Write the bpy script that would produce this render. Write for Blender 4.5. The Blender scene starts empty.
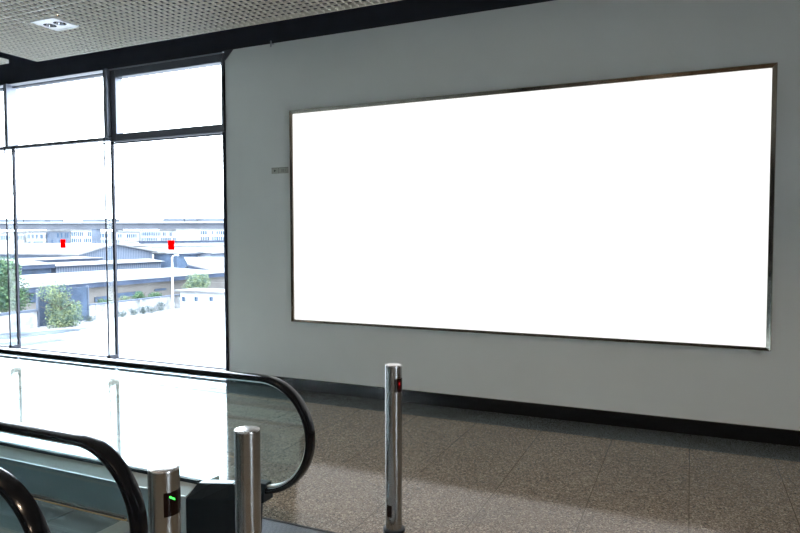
import bpy, bmesh, math, random
from mathutils import Vector, Matrix
random.seed(7)
scene = bpy.context.scene
COL = scene.collection
PI = math.pi
H = 1.75                       # eye height above the passage floor
WY = 6.2                       # plane of the billboard / window wall
GZ = -8.0                      # street level outside
# ------------------------------------------------------------------ camera
F_PX, PITCH, ROLL, YAW = 643.04, 0.04514875, -0.0023259, -0.42443358
cy_, sy_, cp_, sp_ = math.cos(YAW), math.sin(YAW), math.cos(PITCH), math.sin(PITCH)
FWD = Vector((sy_*cp_, cy_*cp_, -sp_)); RT0 = Vector((cy_, -sy_, 0)); UP0 = RT0.cross(FWD)
RT = RT0*math.cos(ROLL)+UP0*math.sin(ROLL); UP = -RT0*math.sin(ROLL)+UP0*math.cos(ROLL)
cam_d = bpy.data.cameras.new('camera'); cam = bpy.data.objects.new('camera', cam_d); COL.objects.link(cam)
cam_d.sensor_width = 36; cam_d.lens = F_PX/800*36; cam_d.clip_end = 3000; cam_d.clip_start = 0.05
m = Matrix((RT, UP, -FWD)).transposed().to_4x4(); m.translation = (0, 0, H)
cam.matrix_world = m
scene.camera = cam
def ray(x, y): return FWD*F_PX + RT*(x-400) - UP*(y-266.5)
def on_z(x, y, z): d = ray(x, y); t = (z-H)/d.z; return Vector((d.x*t, d.y*t, z))
def on_x(x, y, X): d = ray(x, y); t = X/d.x; return Vector((X, d.y*t, H+d.z*t))
def on_y(x, y, Y): d = ray(x, y); t = Y/d.y; return Vector((d.x*t, Y, H+d.z*t))

# ------------------------------------------------------------------ materials
def nt(m):
    m.use_nodes = True; return m.node_tree.nodes, m.node_tree.links
def mat(name, col, rough=.5, metal=0, spec=.5, coat=0, var=0, vscale=6, bump=0, bscale=60, aniso=0, emit=None, es=0):
    m = bpy.data.materials.new(name); n, l = nt(m); b = n['Principled BSDF']
    b.inputs['Base Color'].default_value = (*col, 1); b.inputs['Roughness'].default_value = rough
    b.inputs['Metallic'].default_value = metal; b.inputs['Specular IOR Level'].default_value = spec
    b.inputs['Coat Weight'].default_value = coat
    if aniso: b.inputs['Anisotropic'].default_value = aniso
    tc = n.new('ShaderNodeTexCoord')
    if var:
        no = n.new('ShaderNodeTexNoise'); no.inputs['Scale'].default_value = vscale; no.inputs['Detail'].default_value = 5
        l.new(tc.outputs['Object'], no.inputs['Vector'])
        r = n.new('ShaderNodeValToRGB'); r.color_ramp.elements[0].position = .3; r.color_ramp.elements[1].position = .7
        r.color_ramp.elements[0].color = (*[c*(1-var) for c in col], 1); r.color_ramp.elements[1].color = (*[min(1, c*(1+var)) for c in col], 1)
        l.new(no.outputs['Fac'], r.inputs['Fac']); l.new(r.outputs['Color'], b.inputs['Base Color'])
    if bump:
        nb = n.new('ShaderNodeTexNoise'); nb.inputs['Scale'].default_value = bscale; nb.inputs['Detail'].default_value = 3
        l.new(tc.outputs['Object'], nb.inputs['Vector'])
        bu = n.new('ShaderNodeBump'); bu.inputs['Strength'].default_value = bump; bu.inputs['Distance'].default_value = .01
        l.new(nb.outputs['Fac'], bu.inputs['Height']); l.new(bu.outputs['Normal'], b.inputs['Normal'])
    if emit:
        b.inputs['Emission Color'].default_value = (*emit, 1); b.inputs['Emission Strength'].default_value = es
    return m
def glass_mat(name, tint, ior=1.45, refl=1.0):
    m = bpy.data.materials.new(name); n, l = nt(m); n.clear()
    o = n.new('ShaderNodeOutputMaterial'); t = n.new('ShaderNodeBsdfTransparent'); g = n.new('ShaderNodeBsdfGlossy')
    g.inputs['Roughness'].default_value = .0; t.inputs['Color'].default_value = (*tint, 1); g.inputs['Color'].default_value = (refl, refl, refl, 1)
    lw = n.new('ShaderNodeLayerWeight'); lw.inputs['Blend'].default_value = .5
    pw = n.new('ShaderNodeMath'); pw.operation = 'POWER'; pw.inputs[1].default_value = 5; l.new(lw.outputs['Facing'], pw.inputs[0])
    f = n.new('ShaderNodeMapRange'); f0 = ((ior-1)/(ior+1))**2; f.inputs['To Min'].default_value = f0; f.inputs['To Max'].default_value = 1
    l.new(pw.outputs[0], f.inputs['Value'])
    mx = n.new('ShaderNodeMixShader'); l.new(f.outputs[0], mx.inputs[0]); l.new(t.outputs[0], mx.inputs[1]); l.new(g.outputs[0], mx.inputs[2])
    l.new(mx.outputs[0], o.inputs[0]); return m

def granite(name, base, dark, light, joints=True, rough=.12, spec=.5):
    m = bpy.data.materials.new(name); n, l = nt(m); b = n['Principled BSDF']
    tc = n.new('ShaderNodeTexCoord')
    v1 = n.new('ShaderNodeTexVoronoi'); v1.inputs['Scale'].default_value = 125
    v2 = n.new('ShaderNodeTexNoise'); v2.inputs['Scale'].default_value = 130; v2.inputs['Detail'].default_value = 3
    v3 = n.new('ShaderNodeTexNoise'); v3.inputs['Scale'].default_value = 1.1; v3.inputs['Detail'].default_value = 3
    for v in (v1, v2, v3): l.new(tc.outputs['Object'], v.inputs['Vector'])
    sp = n.new('ShaderNodeSeparateColor'); l.new(v1.outputs['Color'], sp.inputs[0])
    r1 = n.new('ShaderNodeValToRGB'); e = r1.color_ramp.elements
    e[0].position = .0; e[0].color = (*dark, 1); e[1].position = 1; e[1].color = (*light, 1)
    a = e.new(.28); a.color = (*[x*.8 for x in base], 1); a = e.new(.75); a.color = (*[x*1.15 for x in base], 1)
    l.new(sp.outputs[0], r1.inputs['Fac'])
    r2 = n.new('ShaderNodeMapRange'); r2.inputs['From Min'].default_value = .3; r2.inputs['From Max'].default_value = .7
    r2.inputs['To Min'].default_value = .6; r2.inputs['To Max'].default_value = 1.35; l.new(v2.outputs['Fac'], r2.inputs['Value'])
    r3 = n.new('ShaderNodeMapRange'); r3.inputs['To Min'].default_value = .8; r3.inputs['To Max'].default_value = 1.2; l.new(v3.outputs['Fac'], r3.inputs['Value'])
    mu = n.new('ShaderNodeMath'); mu.operation = 'MULTIPLY'; l.new(r2.outputs[0], mu.inputs[0]); l.new(r3.outputs[0], mu.inputs[1])
    vm = n.new('ShaderNodeVectorMath'); vm.operation = 'SCALE'; l.new(r1.outputs['Color'], vm.inputs[0]); l.new(mu.outputs[0], vm.inputs['Scale'])
    out = vm.outputs[0]
    if joints:
        # joints every 0.61 m, aligned on the border of the wall
        sx = n.new('ShaderNodeSeparateXYZ'); l.new(tc.outputs['Object'], sx.inputs[0])
        ms = []
        for k, off in (('X', .015), ('Y', 5.76)):
            s = n.new('ShaderNodeMath'); s.operation = 'SUBTRACT'; l.new(sx.outputs[k], s.inputs[0]); s.inputs[1].default_value = off - 61
            d = n.new('ShaderNodeMath'); d.operation = 'MODULO'; l.new(s.outputs[0], d.inputs[0]); d.inputs[1].default_value = .61
            c = n.new('ShaderNodeMath'); c.operation = 'LESS_THAN'; l.new(d.outputs[0], c.inputs[0]); c.inputs[1].default_value = .006 if k == 'X' else .0018
            ms.append(c)
        mxm = n.new('ShaderNodeMath'); mxm.operation = 'MAXIMUM'; l.new(ms[0].outputs[0], mxm.inputs[0]); l.new(ms[1].outputs[0], mxm.inputs[1])
        mx = n.new('ShaderNodeMix'); mx.data_type = 'RGBA'; l.new(mxm.outputs[0], mx.inputs[0]); l.new(out, mx.inputs[6]); mx.inputs[7].default_value = (*[x*.45 for x in base], 1)
        out = mx.outputs[2]
    l.new(out, b.inputs['Base Color'])
    rr = n.new('ShaderNodeMapRange'); rr.inputs['To Min'].default_value = rough*.8; rr.inputs['To Max'].default_value = rough*1.3
    l.new(v3.outputs['Fac'], rr.inputs['Value']); l.new(rr.outputs[0], b.inputs['Roughness'])
    b.inputs['Specular IOR Level'].default_value = spec
    return m
def ribbed(name, col, dark, scale, axis='Y', rough=.35, metal=.7):
    m = bpy.data.materials.new(name); n, l = nt(m); b = n['Principled BSDF']
    tc = n.new('ShaderNodeTexCoord'); w = n.new('ShaderNodeTexWave'); w.bands_direction = axis; w.inputs['Scale'].default_value = scale
    l.new(tc.outputs['Object'], w.inputs['Vector'])
    r = n.new('ShaderNodeValToRGB'); r.color_ramp.elements[0].position = .4; r.color_ramp.elements[1].position = .6
    r.color_ramp.elements[0].color = (*dark, 1); r.color_ramp.elements[1].color = (*col, 1)
    l.new(w.outputs['Fac'], r.inputs['Fac']); l.new(r.outputs['Color'], b.inputs['Base Color'])
    bu = n.new('ShaderNodeBump'); bu.inputs['Strength'].default_value = .6; bu.inputs['Distance'].default_value = .004
    l.new(w.outputs['Fac'], bu.inputs['Height']); l.new(bu.outputs['Normal'], b.inputs['Normal'])
    b.inputs['Roughness'].default_value = rough; b.inputs['Metallic'].default_value = metal
    if metal == 0: b.inputs['Specular IOR Level'].default_value = .03
    return m

M = {}
M['wall'] = mat('painted_wall', (.775, .825, .815), .55, var=.03, vscale=1.2, bump=.05, bscale=40)
M['wall_hall'] = mat('hall_wall', (.15, .14, .13), .6, var=.05)
M['wall_front'] = mat('pale_hall_wall', (.50, .54, .55), .6, var=.05)
M['black'] = mat('void_black', (.018, .021, .030), .7, var=.1)
M['header'] = mat('header_paint', (.035, .042, .060), .35, var=.1)
M['floor'] = granite('speckled_granite', (.176, .152, .118), (.02, .018, .015), (.36, .325, .265), rough=.09, spec=.30)
M['border'] = granite('dark_granite', (.105, .126, .134), (.086, .104, .110), (.126, .150, .158), joints=False, rough=.10)
M['basebd'] = mat('black_granite', (.006, .006, .007), .12, spec=.5, var=.3, vscale=80)
M['steel'] = mat('brushed_steel', (.40, .41, .41), .22, 1, aniso=.7, var=.05, vscale=3)
M['steel_top'] = mat('brushed_steel_cap', (.62, .60, .58), .25, 1)
M['chrome'] = mat('polished_frame', (.27, .245, .21), .13, 1, var=.15, vscale=2)
M['sensor'] = mat('dark_lens', (.006, .002, .002), .12, spec=.2)
M['alum'] = mat('window_aluminium', (.13, .14, .165), .38, .5)
M['alum_light'] = mat('pale_aluminium', (.42, .45, .50), .3, .6)
M['alum_mid'] = mat('grey_aluminium', (.17, .185, .22), .35, .5)
M['seal'] = mat('black_gasket', (.012, .014, .03), .6)
M['glass'] = glass_mat('window_glass', (.97, .985, .99), 1.4)
M['fin'] = glass_mat('fin_glass', (.94, .965, .97), 1.25)
M['bal'] = glass_mat('balustrade_glass', (.92, .98, .98), 1.72)
M['rubber'] = mat('handrail_rubber', (.003, .0035, .005), .16, spec=.30)
M['plastic'] = mat('black_plastic', (.004, .008, .012), .3, spec=.2)
M['deck'] = mat('deck_steel', (.50, .56, .56), .36, .85, var=.06, vscale=4)
M['skirt'] = mat('skirt_steel', (.30, .39, .42), .33, .8, var=.08, vscale=3)
M['edge'] = mat('bright_edge', (.8, .85, .85), .3, .7)
M['brush'] = mat('nylon_brush', (.02, .015, .012), .8)
M['brass'] = mat('brass_strip', (.70, .44, .18), .35, .7)
M['pallet'] = ribbed('grooved_tread', (.085, .125, .16), (.02, .032, .045), 90, rough=.5, metal=.1)
M['comb'] = ribbed('comb_teeth', (.60, .64, .66), (.12, .14, .16), 60)
M['plate'] = ribbed('ribbed_landing', (.40, .46, .52), (.012, .014, .02), 26)
M['cell'] = mat('grid_blades', (.80, .765, .68), .5, .0, var=.04)
M['white'] = mat('white_enamel', (.86, .87, .88), .35)
M['reflector'] = mat('lamp_reflector', (.55, .60, .70), .12, 1)
M['panel_glow'] = mat('blank_panel_added_glow', (.8, .8, .8), .5, emit=(1, 1, 1), es=.445)  # glow added so the blank board comes out pure white; not a light source
M['tag'] = mat('label_card', (.42, .44, .40), .5)
M['ink'] = mat('label_ink', (.05, .06, .05), .6)
M['lamp'] = mat('warm_lamp', (1, .8, .6), .5, emit=(1, .62, .32), es=14)
# outdoor
M['ground'] = mat('yard_concrete', spec=.03, col=(.20, .205, .215), rough=.8, var=.12, vscale=.06)
M['far_ground'] = mat('far_ground', spec=.03, col=(.40, .42, .42), rough=.9, var=.25, vscale=.03)
M['roof'] = mat('pale_sheet_roof', spec=.03, col=(.088, .090, .096), rough=.6, var=.3, vscale=.25)
M['roof_edge'] = mat('dark_eave', spec=.03, col=(.026, .034, .054), rough=.8, var=.2, vscale=.5)  # dark roof edges; tone also takes in the shade under eaves
M['shed_wall'] = mat('shed_wall', spec=.03, col=(.085, .08, .078), rough=.8, var=.2, vscale=.2)
M['grey_wall'] = ribbed('corrugated_wall', (.085, .098, .125), (.045, .056, .080), .55, 'Y', .8, 0)
M['blue_wall'] = mat('blue_grey_wall', spec=.03, col=(.034, .048, .074), rough=.8, var=.3, vscale=.4)
M['bwhite'] = mat('white_render', spec=.03, col=(.23, .24, .25), rough=.8, var=.08, vscale=.5)
M['bgrey'] = mat('grey_render', spec=.03, col=(.060, .072, .096), rough=.8, var=.2, vscale=.15)
M['conc'] = mat('viaduct_concrete', spec=.03, col=(.052, .056, .068), rough=.85, var=.12, vscale=.12)
M['conc2'] = mat('parapet_panel', spec=.03, col=(.062, .070, .085), rough=.85, var=.25, vscale=.12)
M['pane'] = mat('far_pane', spec=.03, col=(.02, .04, .07), rough=.4)
M['trunk'] = mat('bark', spec=.03, col=(.06, .05, .04), rough=.9)
M['red'] = mat('red_film', (.9, .0, .0), .6)
M['green_led'] = mat('green_led', (0, .3, .02), .4, emit=(.05, 1, .08), es=1.6)
M['red_led'] = mat('red_led', (.3, 0, 0), .4, emit=(1, .01, .02), es=.2)
M['red_dim'] = mat('red_lens', (.05, 0, .002), .2)
def leafm(name, a, b_):
    m = bpy.data.materials.new(name); n, l = nt(m); b = n['Principled BSDF']
    tc = n.new('ShaderNodeTexCoord'); no = n.new('ShaderNodeTexNoise'); no.inputs['Scale'].default_value = 1.6; no.inputs['Detail'].default_value = 6
    r = n.new('ShaderNodeValToRGB'); r.color_ramp.elements[0].position = .38; r.color_ramp.elements[1].position = .62
    r.color_ramp.elements[0].color = (*a, 1); r.color_ramp.elements[1].color = (*b_, 1)
    l.new(tc.outputs['Object'], no.inputs['Vector']); l.new(no.outputs['Fac'], r.inputs['Fac']); l.new(r.outputs['Color'], b.inputs['Base Color'])
    b.inputs['Roughness'].default_value = .7; b.inputs['Specular IOR Level'].default_value = .05
    return m
M['leaf_a'] = leafm('leaf_dull', (.022, .048, .040), (.06, .10, .045))
M['leaf_b'] = leafm('leaf_bright', (.045, .075, .065), (.12, .145, .075))
M['weed'] = leafm('weed_leaf', (.03, .045, .055), (.07, .09, .08))
def redfilm():
    m = M['red']; n, l = nt(m); n.clear(); o = n.new('ShaderNodeOutputMaterial')
    t = n.new('ShaderNodeBsdfTranslucent'); d = n.new('ShaderNodeBsdfDiffuse'); mx = n.new('ShaderNodeMixShader')
    t.inputs[0].default_value = (.9, 0, .002, 1); d.inputs[0].default_value = (.9, 0, .002, 1); mx.inputs[0].default_value = .3
    l.new(t.outputs[0], mx.inputs[1]); l.new(d.outputs[0], mx.inputs[2]); l.new(mx.outputs[0], o.inputs[0])
redfilm()

# ------------------------------------------------------------------ mesh helpers
class MB:
    def __init__(s): s.v = []; s.f = []
    def quad(s, *p):
        i = len(s.v); s.v += [tuple(q) for q in p]; s.f.append(tuple(range(i, i+len(p)))); return s
    def box(s, x0, x1, y0, y1, z0, z1):
        i = len(s.v)
        s.v += [(x, y, z) for z in (z0, z1) for y in (y0, y1) for x in (x0, x1)]
        s.f += [tuple(i+k for k in f) for f in ((0, 2, 3, 1), (4, 5, 7, 6), (0, 1, 5, 4), (2, 6, 7, 3), (0, 4, 6, 2), (1, 3, 7, 5))]; return s
    def loft(s, rings, caps=True, closed=True):
        i = len(s.v); n = len(rings[0])
        for r in rings: s.v += [tuple(p) for p in r]
        for a in range(len(rings)-1):
            for k in range(n if closed else n-1):
                k2 = (k+1) % n; s.f.append((i+a*n+k, i+a*n+k2, i+(a+1)*n+k2, i+(a+1)*n+k))
        if caps:
            s.f.append(tuple(i+k for k in range(n))[::-1]); s.f.append(tuple(i+(len(rings)-1)*n+k for k in range(n)))
        return s
    def cyl(s, cx, cy, z0, z1, r, n=48, r1=None, bev=0):
        r1 = r if r1 is None else r1
        prof = [(z0, r), (z1-bev, r1), (z1-bev*.3, r1-bev*.3), (z1, r1-bev)] if bev else [(z0, r), (z1, r1)]
        return s.loft([[(cx+q*math.cos(2*PI*k/n), cy+q*math.sin(2*PI*k/n), z) for k in range(n)] for z, q in prof])
    def tube(s, path, r, n=10):
        rings = []
        for i, p in enumerate(path):
            p = Vector(p); a = Vector(path[max(0, i-1)]); b = Vector(path[min(len(path)-1, i+1)]); t = (b-a).normalized()
            u = t.cross(Vector((0, 1, 0)));
            if u.length < .1: u = t.cross(Vector((1, 0, 0)))
            u.normalize(); w = t.cross(u); rr = r[i] if isinstance(r, (list, tuple)) else r
            rings.append([p+u*rr*math.cos(2*PI*k/n)+w*rr*math.sin(2*PI*k/n) for k in range(n)])
        return s.loft(rings)
    def build(s, name, material, parent=None, smooth=False, bevel=0):
        me = bpy.data.meshes.new(name)
        off = Vector((0, 0, 0))
        if parent is not None:
            q = parent
            while q is not None: off += q.location; q = q.parent
        me.from_pydata([tuple(Vector(p)-off) for p in s.v], [], s.f)
        bm = bmesh.new(); bm.from_mesh(me); bmesh.ops.recalc_face_normals(bm, faces=bm.faces[:]); bm.to_mesh(me); bm.free()
        me.materials.append(material)
        o = bpy.data.objects.new(name, me); COL.objects.link(o)
        if parent is not None: o.parent = parent
        if smooth:
            for p in me.polygons: p.use_smooth = True
            try: me.set_sharp_from_angle(angle=math.radians(38))
            except Exception: pass
        if bevel:
            b = o.modifiers.new('bevel', 'BEVEL'); b.width = bevel; b.segments = 2; b.limit_method = 'ANGLE'
        return o
def empty(name, loc): 
    o = bpy.data.objects.new(name, None); o.location = loc; o.empty_display_size = .1; COL.objects.link(o); return o
def tag(o, label, cat, group=None, kind=None):
    o['label'] = label; o['category'] = cat
    if group: o['group'] = group
    if kind: o['kind'] = kind
    return o
def struct(o, label=None):
    o['kind'] = 'structure'
    if label: o['label'] = label
    return o
def copy_tree(o, parent=None):
    c = o.copy(); COL.objects.link(c); c.parent = parent
    for ch in list(o.children): copy_tree(ch, c)
    return c

# ------------------------------------------------------------------ room shell
XL, XR, YB, ZT = -12.2, 5.4, -5.5, 4.75
WX = -5.08                                     # where the wall stops and glazing starts
WTOP = 3.97
struct(MB().box(XL-.25, XR+.25, YB-.25, 5.76, -.3, 0).build('floor', M['floor']), 'polished speckled brown grey granite floor with square joints')
struct(MB().box(XL-.25, XR+.25, 5.76, WY, -.3, 0).build('trim_1', M['border']), 'dark grey granite border strip along the wall')
struct(MB().box(XL-.25, XR+.25, WY, WY+.3, -.3, 0).build('trim_2', M['black']))
struct(MB().box(WX, XR+.25, WY, WY+.3, 0, WTOP).build('wall_back', M['wall']), 'plain pale grey painted wall carrying the billboard')
struct(MB().box(WX, XR, WY-.02, WY, 0, .133).build('baseboard_back', M['basebd'], bevel=.004), 'polished black stone baseboard under the billboard wall')
struct(MB().box(XL-.25, XR+.25, WY+.03, WY+.3, WTOP, ZT).build('trim_3', M['header']), 'dark header band above wall and windows')
struct(MB().box(XL-.25, XR+.25, YB-.25, WY+.3, ZT, ZT+.3).build('ceiling', M['black']), 'black void above the open grid ceiling')
struct(MB().box(XL, XR, YB-.25, YB, 0, ZT).build('wall_front', M['wall_front']))
# left end wall
struct(MB().box(XL-.25, XL, YB-.25, WY+.3, 0, ZT).build('wall_left', M['wall_hall']))
# right end wall with a tall glazed opening
wr = MB().box(XR, XR+.25, YB, -.7, 0, ZT).box(XR, XR+.25, .6, WY+.3, 0, ZT).box(XR, XR+.25, -.7, .6, 3.4, ZT).build('wall_right', M['wall_hall']); struct(wr)
w5 = struct(empty('window_5', (XR+.1, 0, 0)))
MB().box(XR+.08, XR+.1, -.7, .6, .0, 3.4).build('glass', M['glass'], w5)
MB().box(XR+.02, XR+.12, -.7, -.62, 0, 3.4).box(XR+.02, XR+.12, .52, .6, 0, 3.4).box(XR+.02, XR+.12, -.62, .52, 3.3, 3.4).box(XR+.02, XR+.12, -.07, 0, 0, 3.3).build('frame', M['alum'], w5)

# ------------------------------------------------------------------ open cell ceiling grids
CZ = 3.975; CY = 5.60
def grid(x0, x1, y0, y1, seamx=(), seamy=(), hole=None):
    b = MB(); p = .0765; h = .018; t = .0078
    nx = int(round((x1-x0)/p)); ny = int(round((y1-y0)/p))
    def runs(lo, hi, a, b_, inside):            # split a blade around the downlight opening
        return [(lo, hi)] if not inside else [(lo, a), (b_, hi)]
    for i in range(nx+1):
        x = x0+(x1-x0)*i/nx; w = t*(1.7 if i % 16 == 0 or i in (0, nx) else 1)
        ins = hole and hole[0] < x < hole[1]
        for lo, hi in runs(y0, y1, hole[2] if hole else 0, hole[3] if hole else 0, ins): b.box(x-w/2, x+w/2, lo, hi, CZ, CZ+h)
    for i in range(ny+1):
        y = y1-(y1-y0)*i/ny; w = t*(1.7 if i % 16 == 0 or i in (0, ny) else 1)
        ins = hole and hole[2] < y < hole[3]
        for lo, hi in runs(x0, x1, hole[0] if hole else 0, hole[1] if hole else 0, ins): b.box(lo, hi, y-w/2, y+w/2, CZ+.0004, CZ+h-.0004)
    b.box(x0-.006, x1+.006, y1, y1+.008, CZ, CZ+.045).box(x0-.008, x0, y0, y1, CZ, CZ+.045).box(x1, x1+.008, y0, y1, CZ, CZ+.045)
    return b
DL = (-6.235, -5.90, 4.565, 4.875)
struct(grid(-7.54, 4.9, -3.2, CY, hole=DL).build('ceiling_grid', M['cell']), 'beige open cell grid ceiling panel'); 
struct(grid(-11.6, -7.95, -3.2, 5.5).build('ceiling_grid', M['cell']), 'beige open cell grid ceiling beyond the black gap at far left')

# downlight: square white plate with two round reflectors
def half_plate(b, x0, x1, y0, y1, r, z, n=40):
    cx, cy = (x0+x1)/2, (y0+y1)/2; o, c = [], []
    for k in range(n):
        a = 2*PI*k/n; ux, uy = math.cos(a), math.sin(a)
        s = min(((x1-x0)/2)/max(abs(ux), 1e-6), ((y1-y0)/2)/max(abs(uy), 1e-6))
        o.append((cx+ux*s, cy+uy*s, z)); c.append((cx+ux*r, cy+uy*r, z))
    b.loft([o, c], caps=False)
def downlight(cx, cy):
    root = empty('downlight', (cx, cy, CZ)); w, d = .168, .155
    f = MB(); z = CZ-.006
    f.box(cx-w, cx-w+.02, cy-d, cy+d, z, z+.03).box(cx+w-.02, cx+w, cy-d, cy+d, z, z+.03).box(cx-w+.02, cx+w-.02, cy-d, cy-d+.02, z, z+.03).box(cx-w+.02, cx+w-.02, cy+d-.02, cy+d, z, z+.03)
    f.build('frame', M['white'], root)
    b = MB()
    for s in (-1, 1): half_plate(b, cx+(-w+.02 if s < 0 else 0), cx+(0 if s < 0 else w-.02), cy-d+.02, cy+d-.02, .062, z+.004)
    b.build('plate', M['white'], root)
    for s in (-1, 1):
        q = MB(); n = 40; x = cx+s*.074
        q.loft([[(x+r*math.cos(2*PI*k/n), cy+r*math.sin(2*PI*k/n), zz) for k in range(n)] for zz, r in ((z+.004, .062), (z+.03, .056), (z+.07, .04), (z+.085, .022))], caps=False)
        q.build('reflector', M['reflector'], root, smooth=True)
        MB().cyl(x, cy, z+.078, z+.086, .023, 24).build('bulb', M['lamp'], root)
    return root
dl = tag(downlight(-6.068, 4.72), 'square white recessed downlight with two round reflectors in the grid ceiling above the windows', 'ceiling light')
others = [(-3.2, 1.9), (-.6, 1.9), (2.1, 1.9), (-3.2, -1.2), (-.6, -1.2), (2.1, -1.2)]
LL = bpy.data.lights.new('downlight_beam', 'AREA'); LL.shape = 'DISK'; LL.size = .09; LL.energy = 13; LL.color = (1, .76, .55); LL.spread = math.radians(130)
for k, (x, y) in enumerate(others):
    c = copy_tree(dl); c.location = (x, y, CZ-.012); c['group'] = 'downlights over the hall behind the viewer'
    c['label'] = 'square white recessed downlight over the hall outside the photographed corner'
    lo = bpy.data.objects.new('lamp_beam', LL); COL.objects.link(lo); lo.parent = c; lo.location = (0, 0, -.02)

# ------------------------------------------------------------------ windows
def window(idx, xr, xl, sash):
    """bay between glass edges xr (right) and xl (left)"""
    root = struct(empty('window_%d' % idx, ((xl+xr)/2, WY, 0)), 'tall glazed bay with transom light')
    g = M['glass']
    MB().box(xl, xr, WY+.02, WY+.03, .15, 3.03).build('glass', g, root)
    MB().box(xl, xr, WY+.02, WY+.03, 3.09, 3.94).build('glass', g, root)
    MB().box(xl, xr, WY+.02, WY+.03, .02, .105).build('glass', g, root)
    MB().box(xl, xr, WY-.0, WY+.06, 0, .02).build('sill', M['alum_light'], root)
    MB().box(xl, xr, WY-.005, WY+.05, .105, .115).build('sill_bead', M['alum'], root)
    MB().box(xl, xr, WY-.005, WY+.05, .145, .158).build('sill_bead', M['seal'], root)
    if sash:
        f = MB().box(xl+.0, xl+.115, WY-.04, WY+.08, 3.01, 3.94).box(xr-.03, xr, WY-.04, WY+.08, 3.01, 3.94)
        f.box(xl+.115, xr-.03, WY-.04, WY+.08, 3.01, 3.105).box(xl+.115, xr-.03, WY-.04, WY+.08, 3.83, 3.94)
        f.build('sash', M['alum'], root, bevel=.006)
        MB().box(xl, xr, WY-.055, WY-.04, 3.925, 3.94).build('drip_bead', M['alum_light'], root)
        MB().box(xl, xr, WY-.01, WY+.04, 2.985, 3.0).build('transom_bead', M['seal'], root)
    else:
        MB().box(xl, xr, WY-.03, WY+.06, 3.035, 3.075).build('transom', M['alum'], root)
        MB().box(xl, xr, WY-.01, WY+.04, 3.0, 3.008).build('transom_bead', M['seal'], root)
        MB().box(xl, xr, WY-.01, WY+.05, 3.905, 3.915).build('head_bead', M['seal'], root)
    return root
bays = [(-5.08, -6.94), (-6.985, -8.90), (-8.945, -10.86), (-10.905, -12.2)]
for i, (a, b) in enumerate(bays):
    r = window(i+1, a, b, i == 0)
    if i == 0:
        MB().box(a-.035, a, WY-.02, WY+.05, .0, 3.94).build('jamb', M['seal'], r)
    if i < 3:
        xm = b-.0225
        MB().box(xm-.005, xm+.05, WY-.10, WY+.06, 3.06, 3.94).build('mullion', M['alum_mid'], r, bevel=.004)
        MB().box(xm-.013, xm-.005, WY-.10, WY-.085, 3.06, 3.94).build('mullion_bead', M['seal'], r)
        MB().box(xm-.016, xm+.0225, WY-.0, WY+.03, .158, 3.06).build('mullion_post', M['seal'], r)
        MB().box(xm-.007, xm+.007, WY-.11, WY, .20, 3.05).build('glass_fin', M['fin'], r)
        MB().box(xm-.011, xm+.011, WY-.116, WY-.11, .20, 3.05).build('fin_edge', M['seal'], r)
        MB().box(xm-.03, xm+.03, WY-.12, WY, .145, .205).build('fin_shoe', M['seal'], r, bevel=.003)
tag(MB().box(-7.99, -7.89, WY+.012, WY+.0135, 1.615, 1.735).build('window_sticker', M['red']), 'red rectangular sticker on the window pane left of the right-hand pane', 'sticker')
tag(MB().box(-6.03, -5.925, WY+.012, WY+.0135, 1.60, 1.72).build('window_sticker', M['red']), 'red rectangular sticker on the rightmost window pane beside the grey wall', 'sticker')

# corner bracket and clip above the wall
tag(MB().loft([[(WX, y, 3.97), (WX+.13, y, 3.97), (WX+.05, y, 3.89), (WX, y, 3.85)] for y in (WY-.012, WY)]).build('corner_bracket', M['alum']), 'small dark broken bracket at the top left corner of the grey wall', 'bracket')
tag(MB().box(-4.42, -4.405, WY-.012, WY, 3.93, 4.0).box(-4.42, -4.37, WY-.012, WY, 3.955, 3.965).build('cable_clip', M['alum_light']), 'tiny pale clip on the top edge of the grey wall', 'clip')

# ------------------------------------------------------------------ billboard
bb = tag(empty('billboard', (-1.757, WY, .793)), 'huge blank white billboard in a slim polished metal frame on the grey wall', 'billboard')
X0, X1, Z0, Z1 = -4.14, .626, .793, 3.177
def frame_bar(corners_o, corners_i, name):
    (ax, az), (bx, bz) = corners_o; (cx, cz), (dx, dz) = corners_i
    # flat outer return, bevelled face and inner return
    prof = lambda ox, oz, ix, iz: [(ox, WY, oz), (ox, WY-.055, oz), (ox*.85+ix*.15, WY-.062, oz*.85+iz*.15), (ix, WY-.045, iz), (ix, WY-.02, iz), (ix, WY, iz)]
    MB().loft([prof(ax, az, cx, cz), prof(bx, bz, dx, dz)]).build(name, M['chrome'], bb)
t = .036
O = [(X0, Z0), (X1, Z0), (X1, Z1), (X0, Z1)]; I = [(X0+t*.75, Z0+t*.7), (X1-t, Z0+t*.7), (X1-t, Z1-t), (X0+t*.75, Z1-t)]
for k, nm in enumerate(('bottom_rail', 'side_rail', 'top_rail', 'side_rail')):
    frame_bar((O[k], O[(k+1) % 4]), (I[k], I[(k+1) % 4]), nm)
MB().box(X0+.028, X1-.037, WY-.028, WY-.001, Z0+.026, Z1-.037).build('panel', M['panel_glow'], bb)

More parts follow.
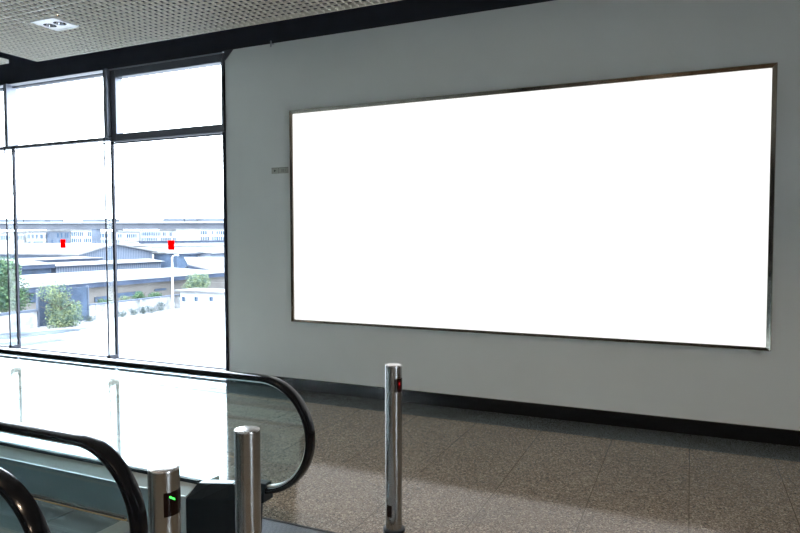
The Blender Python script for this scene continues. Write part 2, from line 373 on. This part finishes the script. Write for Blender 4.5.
# two little label cards left of the billboard
def card(x0, x1, z0, z1, marks, label):
    r = tag(empty('wall_label', ((x0+x1)/2, WY, z0)), label, 'label')
    MB().box(x0, x1, WY-.004, WY, z0, z1).build('card', M['tag'], r)
    b = MB()
    for (a, c, d, e) in marks: b.box(x0+a, x0+c, WY-.0055, WY-.004, z0+d, z0+e)
    b.build('mark', M['ink'], r)
card(-4.425, -4.322, 2.487, 2.555, [(.035, .05, .022, .044), (.05, .063, .03, .037), (0, .103, .064, .068), (.099, .103, 0, .068)], 'small pale label with a dark dot mark, the left of two on the wall')
card(-4.318, -4.195, 2.487, 2.555, [(.035, .042, .015, .05), (.058, .062, .015, .05), (0, .123, .064, .068), (.08, .083, .02, .045)], 'small pale label with thin strokes, the right of two, next to the billboard frame')

# ------------------------------------------------------------------ escalators
CX, CZR, RR = -2.226, .625, .323                      # newel circle of the handrail centre line
XEND = -11.6
def escalator(yn, yf):
    root = empty('escalator', (-3.0, (yn+yf)/2, 0))
    def arc(r, a0, a1, n=40): return [(CX+r*math.cos(a0+(a1-a0)*k/n), CZR+r*math.sin(a0+(a1-a0)*k/n)) for k in range(n+1)]
    for Y, s in ((yn, 1), (yf, -1)):                  # s: direction towards the treads
        # glass
        base = .262
        out = [(XEND, base), (-2.52, base), (-2.40, .31)] + arc(.30, -PI/2, PI/2) + [(XEND, CZR+.30)]
        g = MB().loft([[(x, Y-.005, z) for x, z in out], [(x, Y+.005, z) for x, z in out]])
        go = g.build('glass_panel', M['bal'], root)
        # handrail: rounded C section swept round the newel
        path = [(XEND, CZR+RR), (-8, CZR+RR), (-5, CZR+RR), (-3, CZR+RR)] + arc(RR, PI/2, -PI/2, 56) + [(-2.30, CZR-RR+.001), (-2.42, CZR-RR-.003)]
        sec = [(-.036, -.006), (-.036, .006), (-.031, .013), (-.020, .0162), (0, .017), (.020, .0162), (.031, .013), (.036, .006), (.036, -.006), (.032, -.014), (.020, -.016), (-.020, -.016), (-.032, -.014)]
        rings = []
        for i, p in enumerate(path):
            a = Vector(path[max(0, i-1)]); b = Vector(path[min(len(path)-1, i+1)]); tt = (b-a).normalized(); nn = Vector((-tt.y, tt.x))
            if nn.dot(Vector(p)-Vector((min(p[0], CX), CZR))) < 0: nn = -nn
            rings.append([(p[0]+nn.x*h, Y+w, p[1]+nn.y*h) for w, h in sec])
        ho = MB().loft(rings).build('handrail', M['rubber'], root, smooth=True)
        gp = [(XEND, CZR+.300)] + arc(.300, PI/2, -PI/2, 40) + [(-2.36, CZR-.300)]
        rings = []
        for i, p in enumerate(gp):
            a = Vector(gp[max(0, i-1)]); b = Vector(gp[min(len(gp)-1, i+1)]); tt = (b-a).normalized(); nn = Vector((-tt.y, tt.x))
            rings.append([(p[0]+nn.x*h, Y+w, p[1]+nn.y*h) for w, h in ((-.012, -.004), (-.012, .004), (.012, .004), (.012, -.004))])
        MB().loft(rings).build('handrail_guide', M['edge'], root)
        # decks, skirts
        XC = -2.685
        MB().loft([[(x, Y+s*.012, .262), (x, Y+s*.012, .286), (x, Y+s*.024, .284), (x, Y+s*.030, .262)] for x in (XEND, XC)]).loft([[(x, Y-s*.012, .262), (x, Y-s*.012, .276), (x, Y-s*.026, .276), (x, Y-s*.026, .262)] for x in (XEND, XC)]).build('glass_channel', M['plastic'], root)
        MB().loft([[(x, Y-s*.012, .25), (x, Y-s*.012, .264), (x, Y+s*.012, .264), (x, Y+s*.026, .266), (x, Y+s*.128, .229), (x, Y+s*.128, .215), (x, Y+s*.0, .2)] for x in (XEND, XC)]).build('inner_deck', M['deck'], root)
        MB().box(XEND, XC, min(Y+s*.126, Y+s*.1305), max(Y+s*.126, Y+s*.1305), .224, .230).build('deck_edge', M['edge'], root)
        sk = MB().box(XEND, XC, min(Y+s*.11, Y+s*.129), max(Y+s*.11, Y+s*.129), .0008, .224).build('skirt_panel', M['skirt'], root)
        for x in (-3.05, -4.6, -6.1, -7.6): MB().box(x, x+.004, min(Y+s*.128, Y+s*.1297), max(Y+s*.128, Y+s*.1297), 0.0, .224).build('skirt_seam', M['edge'], sk)
        MB().box(-2.93, XC, min(Y+s*.1295, Y+s*.132), max(Y+s*.1295, Y+s*.132), .008, .223).build('end_panel', M['deck'], root)
        MB().box(XEND, -3.16, min(Y+s*.129, Y+s*.150), max(Y+s*.129, Y+s*.150), .012, .026).build('skirt_brush', M['brush'], root)
        MB().box(XEND, -3.16, min(Y+s*.129, Y+s*.156), max(Y+s*.129, Y+s*.172), .0, .012).build('brass_strip', M['brass'], root)
        MB().loft([[(x, Y-s*.012, .25), (x, Y-s*.012, .264), (x, Y-s*.168, .255), (x, Y-s*.168, .0), (x, Y-s*.15, .0)] for x in (XEND, XC)]).build('outer_deck', M['deck'], root)
        # newel base cap
        rg = []
        for x, hi, ho_, ze, zc, zb in ((XC, .132, .172, .216, .276, 0), (-2.58, .118, .15, .226, .290, 0), (-2.42, .09, .11, .24, .312, 0), (-2.29, .060, .07, .25, .332, .0), (-2.27, .056, .062, .285, .345, .225), (-2.19, .048, .048, .30, .346, .24)):
            rg.append([(x, Y+s*hi, zb), (x, Y+s*hi, ze), (x, Y+s*.03, zc), (x, Y-s*.03, zc), (x, Y-s*ho_, ze), (x, Y-s*ho_, zb)])
        MB().loft(rg).build('newel_base', M['plastic'], root, bevel=.006)
    a, b = yn+.157, yf-.157
    for k in range(18):
        x1 = -3.16-.42*k
        MB().box(max(XEND, x1-.415), x1, a, b, .0008, .006).build('step_tread', M['pallet'], root)
    MB().loft([[(-3.18, y, .0065), (-3.02, y, .012), (-3.02, y, .0008), (-3.18, y, .0008)] for y in (a, b)]).build('comb_plate', M['comb'], root)
    MB().box(-3.02, -2.4, yn+.133, yf-.133, .0005, .006).box(-2.4, -1.15, yn-.172, yf+.222, .0005, .006).build('landing_plate', M['plate'], root)
    MB().box(-2.4, -1.15, yf+.222, yf+.24, .0005, .009).build('plate_edge', M['plastic'], root)
    return root
e1 = tag(escalator(1.785, 3.00), 'escalator with glass balustrades and black handrails, the one nearer the windows', 'escalator')
e2 = copy_tree(e1); e2.location.y -= 1.60
tag(e2, 'escalator at the bottom left edge, its single black handrail nearest the viewer', 'escalator')

# ------------------------------------------------------------------ sensor posts
def arc_patch(cx, cy, r, a0, a1, z0, z1, n=12, th=.0015):
    inner = []; 
    rings = []
    for k in range(n+1):
        a = math.radians(a0+(a1-a0)*k/n); c, s = math.cos(a), math.sin(a)
        rings.append([(cx+(r-.002)*c, cy+(r-.002)*s, z0), (cx+(r+th)*c, cy+(r+th)*s, z0), (cx+(r+th)*c, cy+(r+th)*s, z1), (cx+(r-.002)*c, cy+(r-.002)*s, z1)])
    return MB().loft(rings)
def post(cx, cy, label, kind, r=.047, h=1.0):
    root = tag(empty('sensor_post', (cx, cy, 0)), label, 'post', )
    MB().cyl(cx, cy, .006 if kind != 'red' else 0, h-.006, r, 64).build('tube', M['steel'], root, smooth=True)
    MB().cyl(cx, cy, h-.006, h, r-.0004, 64, bev=.003).build('cap', M['steel_top'], root, smooth=True)
    MB().cyl(cx, cy, 0 if kind == 'red' else .006, .018, r+.016, 48, bev=.004).build('base_ring', M['plastic'], root, smooth=True)
    if kind == 'green':
        w = arc_patch(cx, cy, r, -48, 42, .852, .930).build('sensor_window', M['sensor'], root, smooth=True)
        rg = []
        for k in range(7):
            t_ = k/6; a = math.radians(-27+20*t_); z = .9165-.012*t_; c, s = math.cos(a), math.sin(a); R0, R1 = r+.0012, r+.0026
            rg.append([(cx+R0*c, cy+R0*s, z-.003), (cx+R1*c, cy+R1*s, z-.003), (cx+R1*c, cy+R1*s, z+.003), (cx+R0*c, cy+R0*s, z+.003)])
        MB().loft(rg).build('green_light', M['green_led'], w)
    if kind == 'red':
        w = arc_patch(cx, cy, r, -60, 25, .845, .923).build('sensor_window', M['sensor'], root, smooth=True)
        arc_patch(cx, cy, r, -34, -8, .862, .915, 8, .0022).build('red_lens', M['red_dim'], w, smooth=True)
        arc_patch(cx, cy, r, -29, -19, .886, .901, 6, .0030).build('red_light', M['red_led'], w, smooth=True)
    if kind != 'green':
        arc_patch(cx, cy, r, -117 if kind == 'red' else 65, -80 if kind == 'red' else 102, .10, .170).build('beam_sensor', M['sensor'], root, smooth=True)
    return root
post(-1.562, 1.572, 'short brushed steel post with a dark window and green light, bottom left', 'green', r=.050)
post(-1.550, 1.992, 'plain brushed steel post in front of the far handrail loop', 'plain', r=.049, h=1.012)
post(-1.588, 3.417, 'brushed steel post with a small red sensor near its top, standing alone on the granite', 'red', r=.050)

# ------------------------------------------------------------------ outside
struct(MB().box(-66.5, 60, 6.6, 140, GZ-.4, GZ).build('yard_ground', M['ground']), 'bright sunlit concrete yard')
struct(MB().box(-700, -66.5, -200, 900, GZ-.4, GZ-.02).box(-66.5, 500, 140, 900, GZ-.4, GZ-.02).build('distant_ground', M['far_ground']))
# wet streaks on the yard
def blob(cx, cy, rx, ry, rot, name, material, label, seed):
    rnd = random.Random(seed); n = 40; pts = []
    ph = [rnd.uniform(0, 6.28) for _ in range(5)]
    for k in range(n):
        a = 2*PI*k/n; q = 1+.18*math.sin(3*a+ph[0])+.12*math.sin(5*a+ph[1])+.07*math.sin(9*a+ph[2])
        x, y = rx*q*math.cos(a), ry*q*math.sin(a)
        pts.append((cx+x*math.cos(rot)-y*math.sin(rot), cy+x*math.sin(rot)+y*math.cos(rot)))
    return tag(MB().loft([[(x, y, GZ) for x, y in pts], [(x, y, GZ+.01*seed) for x, y in pts]]).build(name, material), label, 'puddle')
M['wet'] = mat('wet_concrete', spec=.03, col=(.085, .10, .125), rough=.35, var=.35, vscale=.5)
M['wet2'] = mat('damp_concrete', spec=.03, col=(.055, .066, .082), rough=.5, var=.5, vscale=.5)
a = on_z(30, 334, GZ); blob(a.x, a.y, 5.0, 2.2, 1.1, 'puddle', M['wet2'], 'long grey damp streak along the foot of the boundary wall', 1)
a = on_z(8, 334, GZ); blob(a.x+6.5, a.y+1.0, 1.6, 1.0, 1.0, 'puddle', M['wet'], 'dark wet patch at the left, nearest the white boundary wall', 2)
a = on_z(56, 339, GZ); blob(a.x, a.y, .8, .45, .6, 'puddle', M['wet'], 'small dark puddle in the middle of the bright yard', 3)
a = on_z(20, 344, GZ); blob(a.x, a.y, 3.2, 1.6, 1.0, 'puddle', M['wet2'], 'pale damp patch in the yard nearest the window', 4)

# boundary wall, gate wall, hut, lamp post
M['oldwall'] = mat('weathered_render', spec=.03, col=(.21, .215, .225), rough=.85, var=.5, vscale=.9)
bw = tag(empty('boundary_wall', (-65, 62, GZ)), 'long low white boundary wall across the yard with dark coping', 'wall')
MB().box(-65.2, -65, 54.2, 71, GZ, GZ+1.75).build('wall_panel', M['oldwall'], bw)
MB().box(-65.3, -64.9, 54.2, 71, GZ+1.75, GZ+1.9).build('coping', M['bgrey'], bw)
for k in range(4): MB().box(-65, -64.85, 55+3.4*k, 55.25+3.4*k, GZ, GZ+1.75).build('pier', M['bwhite'], bw)
bw2 = tag(empty('boundary_wall', (-65, 42, GZ)), 'white boundary wall left of the dark gate, under the round tree', 'wall')
MB().box(-65.2, -65, 36, 47.45, GZ, GZ+1.75).build('wall_panel', M['oldwall'], bw2)
MB().box(-65.3, -64.9, 36, 47.45, GZ+1.75, GZ+2.0).build('coping', M['bgrey'], bw2)
gt = tag(empty('yard_gate', (-65, 50.8, GZ)), 'tall dark blue grey sheet metal gate behind the shrub', 'gate')
MB().box(-65.25, -65.1, 47.7, 54.1, GZ+.05, GZ+4.0).build('gate_panel', M['blue_wall'], gt)
for y in (47.65, 54.1): MB().box(-65.3, -65.0, y-.08, y+.08, GZ, GZ+4.15).build('gate_post', M['bgrey'], gt)

hut = tag(empty('site_hut', (-59, 68.6, GZ)), 'small white flat roofed hut with three windows in the yard', 'hut')
MB().box(-63.0, -55.2, 67, 70.5, GZ, GZ+2.5).build('wall', M['bwhite'], hut)
MB().box(-63.9, -54.8, 66.6, 70.9, GZ+2.5, GZ+2.7).build('roof', M['roof'], hut)
for px in (184, 196.5, 211.5):
    c = on_y(px, 299, 67)
    f = MB().box(c.x-.33, c.x+.33, 66.95, 67, c.z-.33, c.z+.33).build('window', M['alum_light'], hut)
    MB().box(c.x-.29, c.x+.0, 66.93, 66.95, c.z-.29, c.z+.29).build('pane', M['pane'], f)
    MB().box(c.x+.02, c.x+.29, 66.93, 66.95, c.z-.29, c.z+.29).build('pane', M['bgrey'], f)
lp = tag(empty('street_lamp', (-62.9, 65.5, GZ)), 'slim white lamp post standing beside the white hut', 'lamp post')
M['polew'] = mat('pole_white', (.8, .82, .84), .5)
MB().cyl(-62.9, 65.5, GZ, GZ+7.2, .13, 16, .09).build('pole', M['polew'], lp, smooth=True)
arm = MB().tube([(-62.9, 65.5, GZ+7.1), (-62.7, 65.5, GZ+7.4), (-62.3, 65.5, GZ+7.45)], .05, 8).build('arm', M['polew'], lp)
MB().loft([[(-62.3+q*.5, 65.5+w, GZ+7.42+h) for w, h in ((-.1, 0), (.1, 0), (.07, .12), (-.07, .12))] for q in (0, 1)]).build('lamp_head', M['polew'], arm)

# sheds with their long fronts parallel to the boundary wall
def shed(name, X, px0, px1, ytop, yref, depth, rise, label, wallm='shed_wall', band=.6, overhang=.8, zb=GZ, cat='warehouse', posts=0, stripes=0):
    p0 = on_x(px0, yref, X); p1 = on_x(px1, yref, X)
    e = on_x((px0+px1)/2, ytop, X).z
    y0, y1 = p0.y, p1.y
    r = tag(empty(name, (X-depth/2, (y0+y1)/2, zb)), label, cat)
    MB().box(X-depth, X-.3, y0, y1, zb, e-band*.5).build('wall', M[wallm], r)
    MB().box(X-.35, X+overhang, y0-.3, y1+.3, e-band, e).build('eave', M['roof_edge'], r)
    MB().loft([[(X+overhang+.1, y, e), (X-depth/2, y, e+rise), (X-depth, y, e), (X-depth, y, e-.15), (X-depth/2, y, e+rise-.15), (X+overhang+.1, y, e-.1)] for y in (y0-.5, y1+.5)]).build('roof', M['roof'], r)
    return r, e, y0, y1
# (a) nearest long warehouse; eave band coloured dark for the shade beneath it
r, e, y0, y1 = shed('warehouse', -78, 24, 226, 279.5, 283, 26, .55, 'long low warehouse with white roof and deep dark eave, shade painted in, behind the boundary wall', band=.75)
for k, (pa, pb, ya, yb) in enumerate(((95, 107, 296, 302), (117, 141, 291, 298), (155, 166, 288, 291), (30, 50, 292, 303))):
    c0 = on_x(pa, yb, -78.2); c1 = on_x(pb, ya, -78.2)
    MB().box(-78.3, -78.15, c0.y, c1.y, max(GZ, c0.z), c1.z).build('doorway' if k else 'window', M['blue_wall'], r)
# (b) second row
shed('warehouse', -112, 57, 162, 263.6, 264, 9, .55, 'narrow warehouse with ribbed grey wall just above the nearest white roof', 'grey_wall', band=.25, overhang=.3)
shed('warehouse', -111, 22, 52, 264.5, 264, 12, .55, 'short dark walled shed with broken roof edge at the left of the second row', 'blue_wall', band=.8, overhang=.5)
shed('warehouse', -124, 14, 100, 259.2, 260, 14, .25, 'flat broad white roof reaching to the left window post', 'grey_wall', band=.5, overhang=.5)
# (c) gable ended hall
def gable(X, px0, pxm, px1, yb, ya, length, label, wallm='grey_wall'):
    a = on_x(px0, yb, X); m_ = on_x(pxm, ya, X); c = on_x(px1, yb-3, X)
    r = tag(empty('gabled_hall', (X-length/2, m_.y, GZ)), label, 'warehouse')
    w = [(a.y, GZ), (c.y, GZ), (c.y, c.z), (m_.y, m_.z), (a.y, a.z)]
    MB().loft([[(x, y, z) for y, z in w] for x in (X, X-length)]).build('wall', M[wallm], r)
    t_ = .35
    q = [(a.y-1.0, a.z-.25), (m_.y, m_.z), (c.y+1.0, c.z-.25), (c.y+1.0, c.z-.25+t_), (m_.y, m_.z+t_), (a.y-1.0, a.z-.25+t_)]
    MB().loft([[(x, y, z) for y, z in q] for x in (X+1.2, X-length-1)]).build('roof', M['roof'], r)
    return r
gable(-140, 78, 113, 152, 254.5, 244.5, 45, 'broad gabled hall with ribbed blue grey end wall, behind the low sheds')
# (d) long far roof on the right, and smaller roofs under it
shed('warehouse', -190, 140, 232, 240.4, 241, 11, -.6, 'long far shed with dark roof edge right of the gabled hall', 'bwhite', band=.9, overhang=.6)
shed('warehouse', -167, 153, 232, 245.8, 246, 12, .3, 'pale long shed running below the far dark roof edge', 'bwhite', band=.22, overhang=.3)
shed('warehouse', -150, 152, 167, 252.3, 252, 8, .3, 'small open pale shed between the gabled hall and the lamp post', 'bwhite', band=.3, overhang=.3)
shed('warehouse', -132, 178, 199, 253.2, 253, 9, .3, 'small dark walled shed right of the lamp post', 'blue_wall', band=.45, overhang=.3)
shed('warehouse', -128, 212, 236, 252.8, 252, 12, .5, 'grey shed cut off by the right window jamb', 'grey_wall', band=.2, overhang=.3)
# (e) right-hand mono roof slanting down towards the hut
mr = tag(empty('slanted_roof_shed', (-85, 108, GZ)), 'shed with a wide white roof slanting down to the right, behind the hut', 'warehouse')
A = on_x(188, 264, -92); B = on_x(222, 272.5, -80); C = on_x(232, 258, -112); D = on_x(184, 257, -110)
MB().loft([[tuple(q) for q in (A, B, Vector((B.x+4, B.y+22, B.z+.2)), Vector((C.x, C.y+14, C.z)), D)], [(q.x, q.y, q.z-.25) for q in (A, B, Vector((B.x+4, B.y+22, B.z+.2)), Vector((C.x, C.y+14, C.z)), D)]]).build('roof', M['roof'], mr)
MB().loft([[(q.x+.05*s, q.y, q.z-.25-s*.55) for q in (A, B)] + [(q.x-.4, q.y+.3, q.z-.25-s*.55) for q in (B, A)] for s in (0, 1)]).build('fascia', M['roof_edge'], mr)
for q, s in ((A, 0), (B, 1)): MB().box(q.x-1.4, q.x-1.0, q.y+.6, q.y+1.0, GZ, q.z-.5).build('column', M['bgrey'], mr)
MB().box(-108, -84, B.y+2, B.y+18, GZ, B.z-1.2).build('wall', M['blue_wall'], mr)

# far low buildings
def block(X, px0, px1, ytop, depth, label, rows, cols, wm='bwhite', zb=GZ, wh=1.3, ww=.66):
    cols = int(cols*1.6); rows = rows+1
    y0 = on_x(px0, ytop, X).y; y1 = on_x(px1, ytop, X).y; z = on_x((px0+px1)/2, ytop, X).z
    r = tag(empty('office_block', (X-depth/2, (y0+y1)/2, zb)), label, 'building')
    MB().box(X-depth, X, y0, y1, zb, z).build('wall', M[wm], r)
    MB().box(X-depth-.3, X+.4, y0-.3, y1+.3, z, z+.4).build('roof', M['roof'], r)
    pitch = 2.6
    for i in range(rows):
        for j in range(cols):
            if random.random() < .2: continue
            a = y0+(y1-y0)*(j+.5-ww/2)/cols; b = y0+(y1-y0)*(j+.5+ww/2)/cols
            zt = z-.7-i*pitch
            MB().box(X, X+.06, a, b, zt-wh*1.3, zt).build('window', M[random.choice(['pane', 'bgrey', 'blue_wall', 'bgrey'])], r)
    return r
block(-228, 27, 46.0, 232.5, 14, 'low white block with a blue window band left of centre in the left pane', 3, 9, ww=.75)
block(-228, 47, 70.0, 231.5, 14, 'grey far block right of the blue banded block in the left pane', 3, 8, 'bgrey', ww=.6)
block(-228, 71, 93.0, 230.3, 14, 'pale far block with few windows above the gabled hall', 3, 7)
block(-228, 0, 24.0, 233.5, 14, 'pale far block at the left edge beyond the round tree', 3, 9)
block(-228, 97, 111.0, 232, 14, 'narrow pale far block beside the slim tower', 3, 4)
block(-228, 113, 139.0, 232.5, 14, 'far pale block at the left side of the right pane', 2, 8)
block(-228, 141, 179.0, 230.8, 14, 'long far white block in the middle of the right pane', 3, 14)
block(-228, 181, 198.0, 229.8, 14, 'grey blue far block right of the lamp post', 3, 5, 'bgrey', ww=.3)
block(-203, 200, 231.0, 229.5, 14, 'far white block cut off by the right window jamb', 3, 9, ww=.7)
tw = tag(empty('slim_tower', (-206, on_x(96.5, 240, -206).y, GZ)), 'slim grey concrete tower under the viaduct in the left pane', 'tower')
p = on_x(96.5, 229, -206); MB().box(-207.5, -205, p.y-1.0, p.y+1.0, GZ, p.z).build('shaft', M['bgrey'], tw)
MB().box(-208, -204.5, p.y-1.3, p.y+1.3, p.z, p.z+.4).build('cap', M['conc2'], tw)

# parked vehicles as a far row
def car():
    r = empty('parked_car', (0, 0, GZ))
    b = MB(); prof = [(-2.1, .35), (-2.1, .85), (-1.3, 1.0), (-.8, 1.5), (.9, 1.5), (1.4, 1.0), (2.1, .9), (2.1, .35)]
    b.loft([[(y, x, GZ+z) for y, z in prof] for x in (-.85, .85)]).build('body', M['bgrey'], r)
    for sx in (-.8, .8):
        for sy in (-1.3, 1.3):
            rg = [[(sy+.33*math.cos(2*PI*k/14), sx+dx, GZ+.33+.33*math.sin(2*PI*k/14)) for k in range(14)] for dx in (-.1, .1)]
            MB().loft(rg).build('wheel', M['plastic'], r)
    return r
c0 = car(); first = True
M['car'] = [M['bgrey'], M['bwhite'], M['blue_wall']]
n = 0
for row, (X, yy) in enumerate(((-150, 254.0), (-160, 252.0), (-172, 250.2))):
    for k in range(11):
        px = 8+k*10+row*3
        if px > 60-row*8: break
        if random.random() < .12: continue
        q = on_x(px, yy, X)
        if q.y > on_x(78, 254.5, -140).y-5: break
        o = c0 if first else copy_tree(c0); first = False
        o.location = (X, q.y, GZ)
        tag(o, 'parked car in the far lot beyond the flat white roof', 'car', 'parked cars in the far lot')

# viaduct: runs square to the street outside, about 330 m away
VD = 345.0
fh = Vector((sy_, cy_, 0)); rh = Vector((cy_, -sy_, 0))
def vbox(u0, u1, d0, d1, z0, z1):
    P = lambda u, d, z: tuple(fh*(VD+d)+rh*u+Vector((0, 0, z)))
    return MB().loft([[P(u, d0, z0), P(u, d1, z0), P(u, d1, z1), P(u, d0, z1)] for u in (u0, u1)])
def zz(y): return H+(238.2-y)/F_PX*VD
c = fh*VD+rh*(-150)
via = tag(empty('viaduct', (c.x, c.y, GZ)), 'long pale concrete railway viaduct crossing the whole skyline', 'viaduct')
U0, U1 = -300, -20
vbox(U0, U1, 0, 8, zz(229.4), zz(223.7)).build('girder', M['conc'], via)
vbox(U0, U1, -1, 9, zz(223.7), zz(223.2)).build('deck_slab', M['conc2'], via)
vbox(U0, U1, -.6, 9, zz(223.2), zz(222.0)).build('parapet', M['bwhite'], via)
u = U0
while u < U1:
    L = random.choice([7, 11, 16, 24])
    vbox(u, min(U1, u+L-.5), -.5, 8.6, zz(222.0), zz(218.8+random.uniform(-.25, .25))).build('noise_barrier', M['conc2'] if random.random() < .8 else M['bwhite'], via)
    u += L+random.choice([0, 0, 0, 3])
u = U0+12
while u < U1:
    vbox(u-1.2, u+1.2, 2, 6, GZ, zz(229.4)).build('pier', M['conc2'], via); u += 34

# trees
def tree(name, cx, cy, zb, zt, rad, n, lm, label, seed, leaf=.34, low=.25, cat='tree'):
    rnd = random.Random(seed)
    r = tag(empty(name, (cx, cy, zb)), label, cat)
    tw_ = .16 if cat != 'weeds' else .02
    tr = MB().tube([(cx, cy, zb), (cx+.1, cy, zb+(zt-zb)*.3), (cx-.1, cy+.1, zb+(zt-zb)*.6), (cx, cy, zb+(zt-zb)*.85)], [tw_, tw_*.75, tw_*.55, tw_*.25], 8)
    for k in range(7 if cat != 'weeds' else 0):
        a = rnd.uniform(0, 6.28); h = rnd.uniform(.25, .6); z0 = zb+(zt-zb)*h
        tr.tube([(cx, cy, z0), (cx+rad*.35*math.cos(a), cy+rad*.35*math.sin(a), z0+.5), (cx+rad*.7*math.cos(a), cy+rad*.7*math.sin(a), z0+1.0)], [.06, .045, .02], 6)
    tr.build('trunk', M['trunk'], r)
    b = MB(); lobes = []
    for k in range(16):
        a = rnd.uniform(0, 6.28); q = rnd.uniform(0, .62); h = rnd.uniform(low, .85)
        env = math.sqrt(max(.1, 1-((h-.5)/.55)**2))
        lobes.append((cx+rad*q*env*math.cos(a), cy+rad*q*env*math.sin(a), zb+(zt-zb)*h, rad*rnd.uniform(.28, .45)))
    for k in range(n):
        lx, ly, lz, lr = lobes[k % len(lobes)]
        u = Vector((rnd.gauss(0, 1), rnd.gauss(0, 1), rnd.gauss(0, 1))).normalized()*lr*rnd.uniform(.55, 1.08)
        p = Vector((lx, ly, lz))+u
        if p.z < zb+.05: continue
        w = u.normalized()*.6+Vector((rnd.gauss(0, 1), rnd.gauss(0, 1), rnd.gauss(0, 1)))*.6; w.normalize()
        t1 = w.cross(Vector((.3, .2, 1))).normalized(); t2 = w.cross(t1); s = leaf*rnd.uniform(.5, 1)
        b.quad(p-t1*s*.5, p-t2*s*.28+w*s*.08, p+t1*s*.5, p+t2*s*.28+w*s*.08)
    b.build('foliage', lm, r)
    return r
a = on_x(6, 318, -69); tree('round_tree', -69, a.y, GZ, on_x(6, 261, -69).z, 3.7, 9000, M['leaf_a'], 'large round green tree at the left edge behind the boundary wall', 11, low=.35)
a = on_z(62, 323, GZ); tree('bushy_shrub', -63.0, on_x(60, 310, -63.0).y, GZ, on_x(62, 284, -63.0).z, 2.75, 6500, M['leaf_b'], 'leafy yellow green shrub in front of the dark gate', 12, .28, low=.12, cat='shrub')
a = on_x(196, 285, -74); tree('pale_tree', -74, a.y, GZ, on_x(196, 274.5, -74).z, 2.9, 3500, M['leaf_b'], 'pale green tree rising behind the white hut', 13, .3, low=.4)
for k, (px, yt, rad, sd, lab) in enumerate(((124, 295.5, 1.3, 21, 'low yellow green bush behind the boundary wall, leftmost in the right pane'), (140, 291.5, 1.45, 22, 'rounded green bush over the middle of the boundary wall'), (158, 292.5, 1.5, 23, 'green bush over the boundary wall just left of the lamp post'), (104, 297, 1.3, 24, 'small bush over the boundary wall beside the middle window post'))):
    a = on_x(px, 305, -67.2); tree('bush', -67.2, a.y, GZ, on_x(px, yt, -67.2).z, rad, 1800, M['leaf_a'] if k else M['leaf_b'], lab, sd, .25, low=.3, cat='bush')
names = ['beside the left end of the wall', 'a little right of the first pier', 'between the middle piers', 'at the third pier', 'near the lamp post', 'next to the shrub']
for k, (px, hh) in enumerate(((122, .7), (133, 1.0), (143, 1.2), (151, 1.0), (161, 1.3), (90, .7))):
    q = on_z(px, 316, GZ); q = on_x(px, 312, -64.0)
    tree('weed_clump', -63.95, q.y, GZ, GZ+hh, .9, 700, M['weed'], 'bluish weeds at the foot of the boundary wall, '+names[k], 30+k, .14, low=.05, cat='weeds')

# ------------------------------------------------------------------ light
w = bpy.data.worlds.new('sky'); scene.world = w; w.use_nodes = True
wn, wl = w.node_tree.nodes, w.node_tree.links
bg = wn['Background']; tc = wn.new('ShaderNodeTexCoord'); sx = wn.new('ShaderNodeSeparateXYZ'); wl.new(tc.outputs['Generated'], sx.inputs[0])
cr = wn.new('ShaderNodeValToRGB'); cr.color_ramp.elements[0].position = 0; cr.color_ramp.elements[0].color = (.86, .92, 1, 1)
cr.color_ramp.elements[1].position = .6; cr.color_ramp.elements[1].color = (.80, .90, 1, 1)
wl.new(sx.outputs['Z'], cr.inputs['Fac']); wl.new(cr.outputs['Color'], bg.inputs['Color']); bg.inputs['Strength'].default_value = 7.2
sd = bpy.data.lights.new('sun', 'SUN'); sd.energy = 2; sd.angle = math.radians(6); sd.color = (1, .97, .92)
so = bpy.data.objects.new('sun', sd); COL.objects.link(so)
so.rotation_euler = Vector((-.35, .62, -1.15)).to_track_quat('-Z', 'Y').to_euler()

scene.view_settings.view_transform = 'Standard'; scene.view_settings.look = 'None'
scene.view_settings.gamma = 1; scene.view_settings.use_curve_mapping = False
scene.view_settings.exposure = 1.2
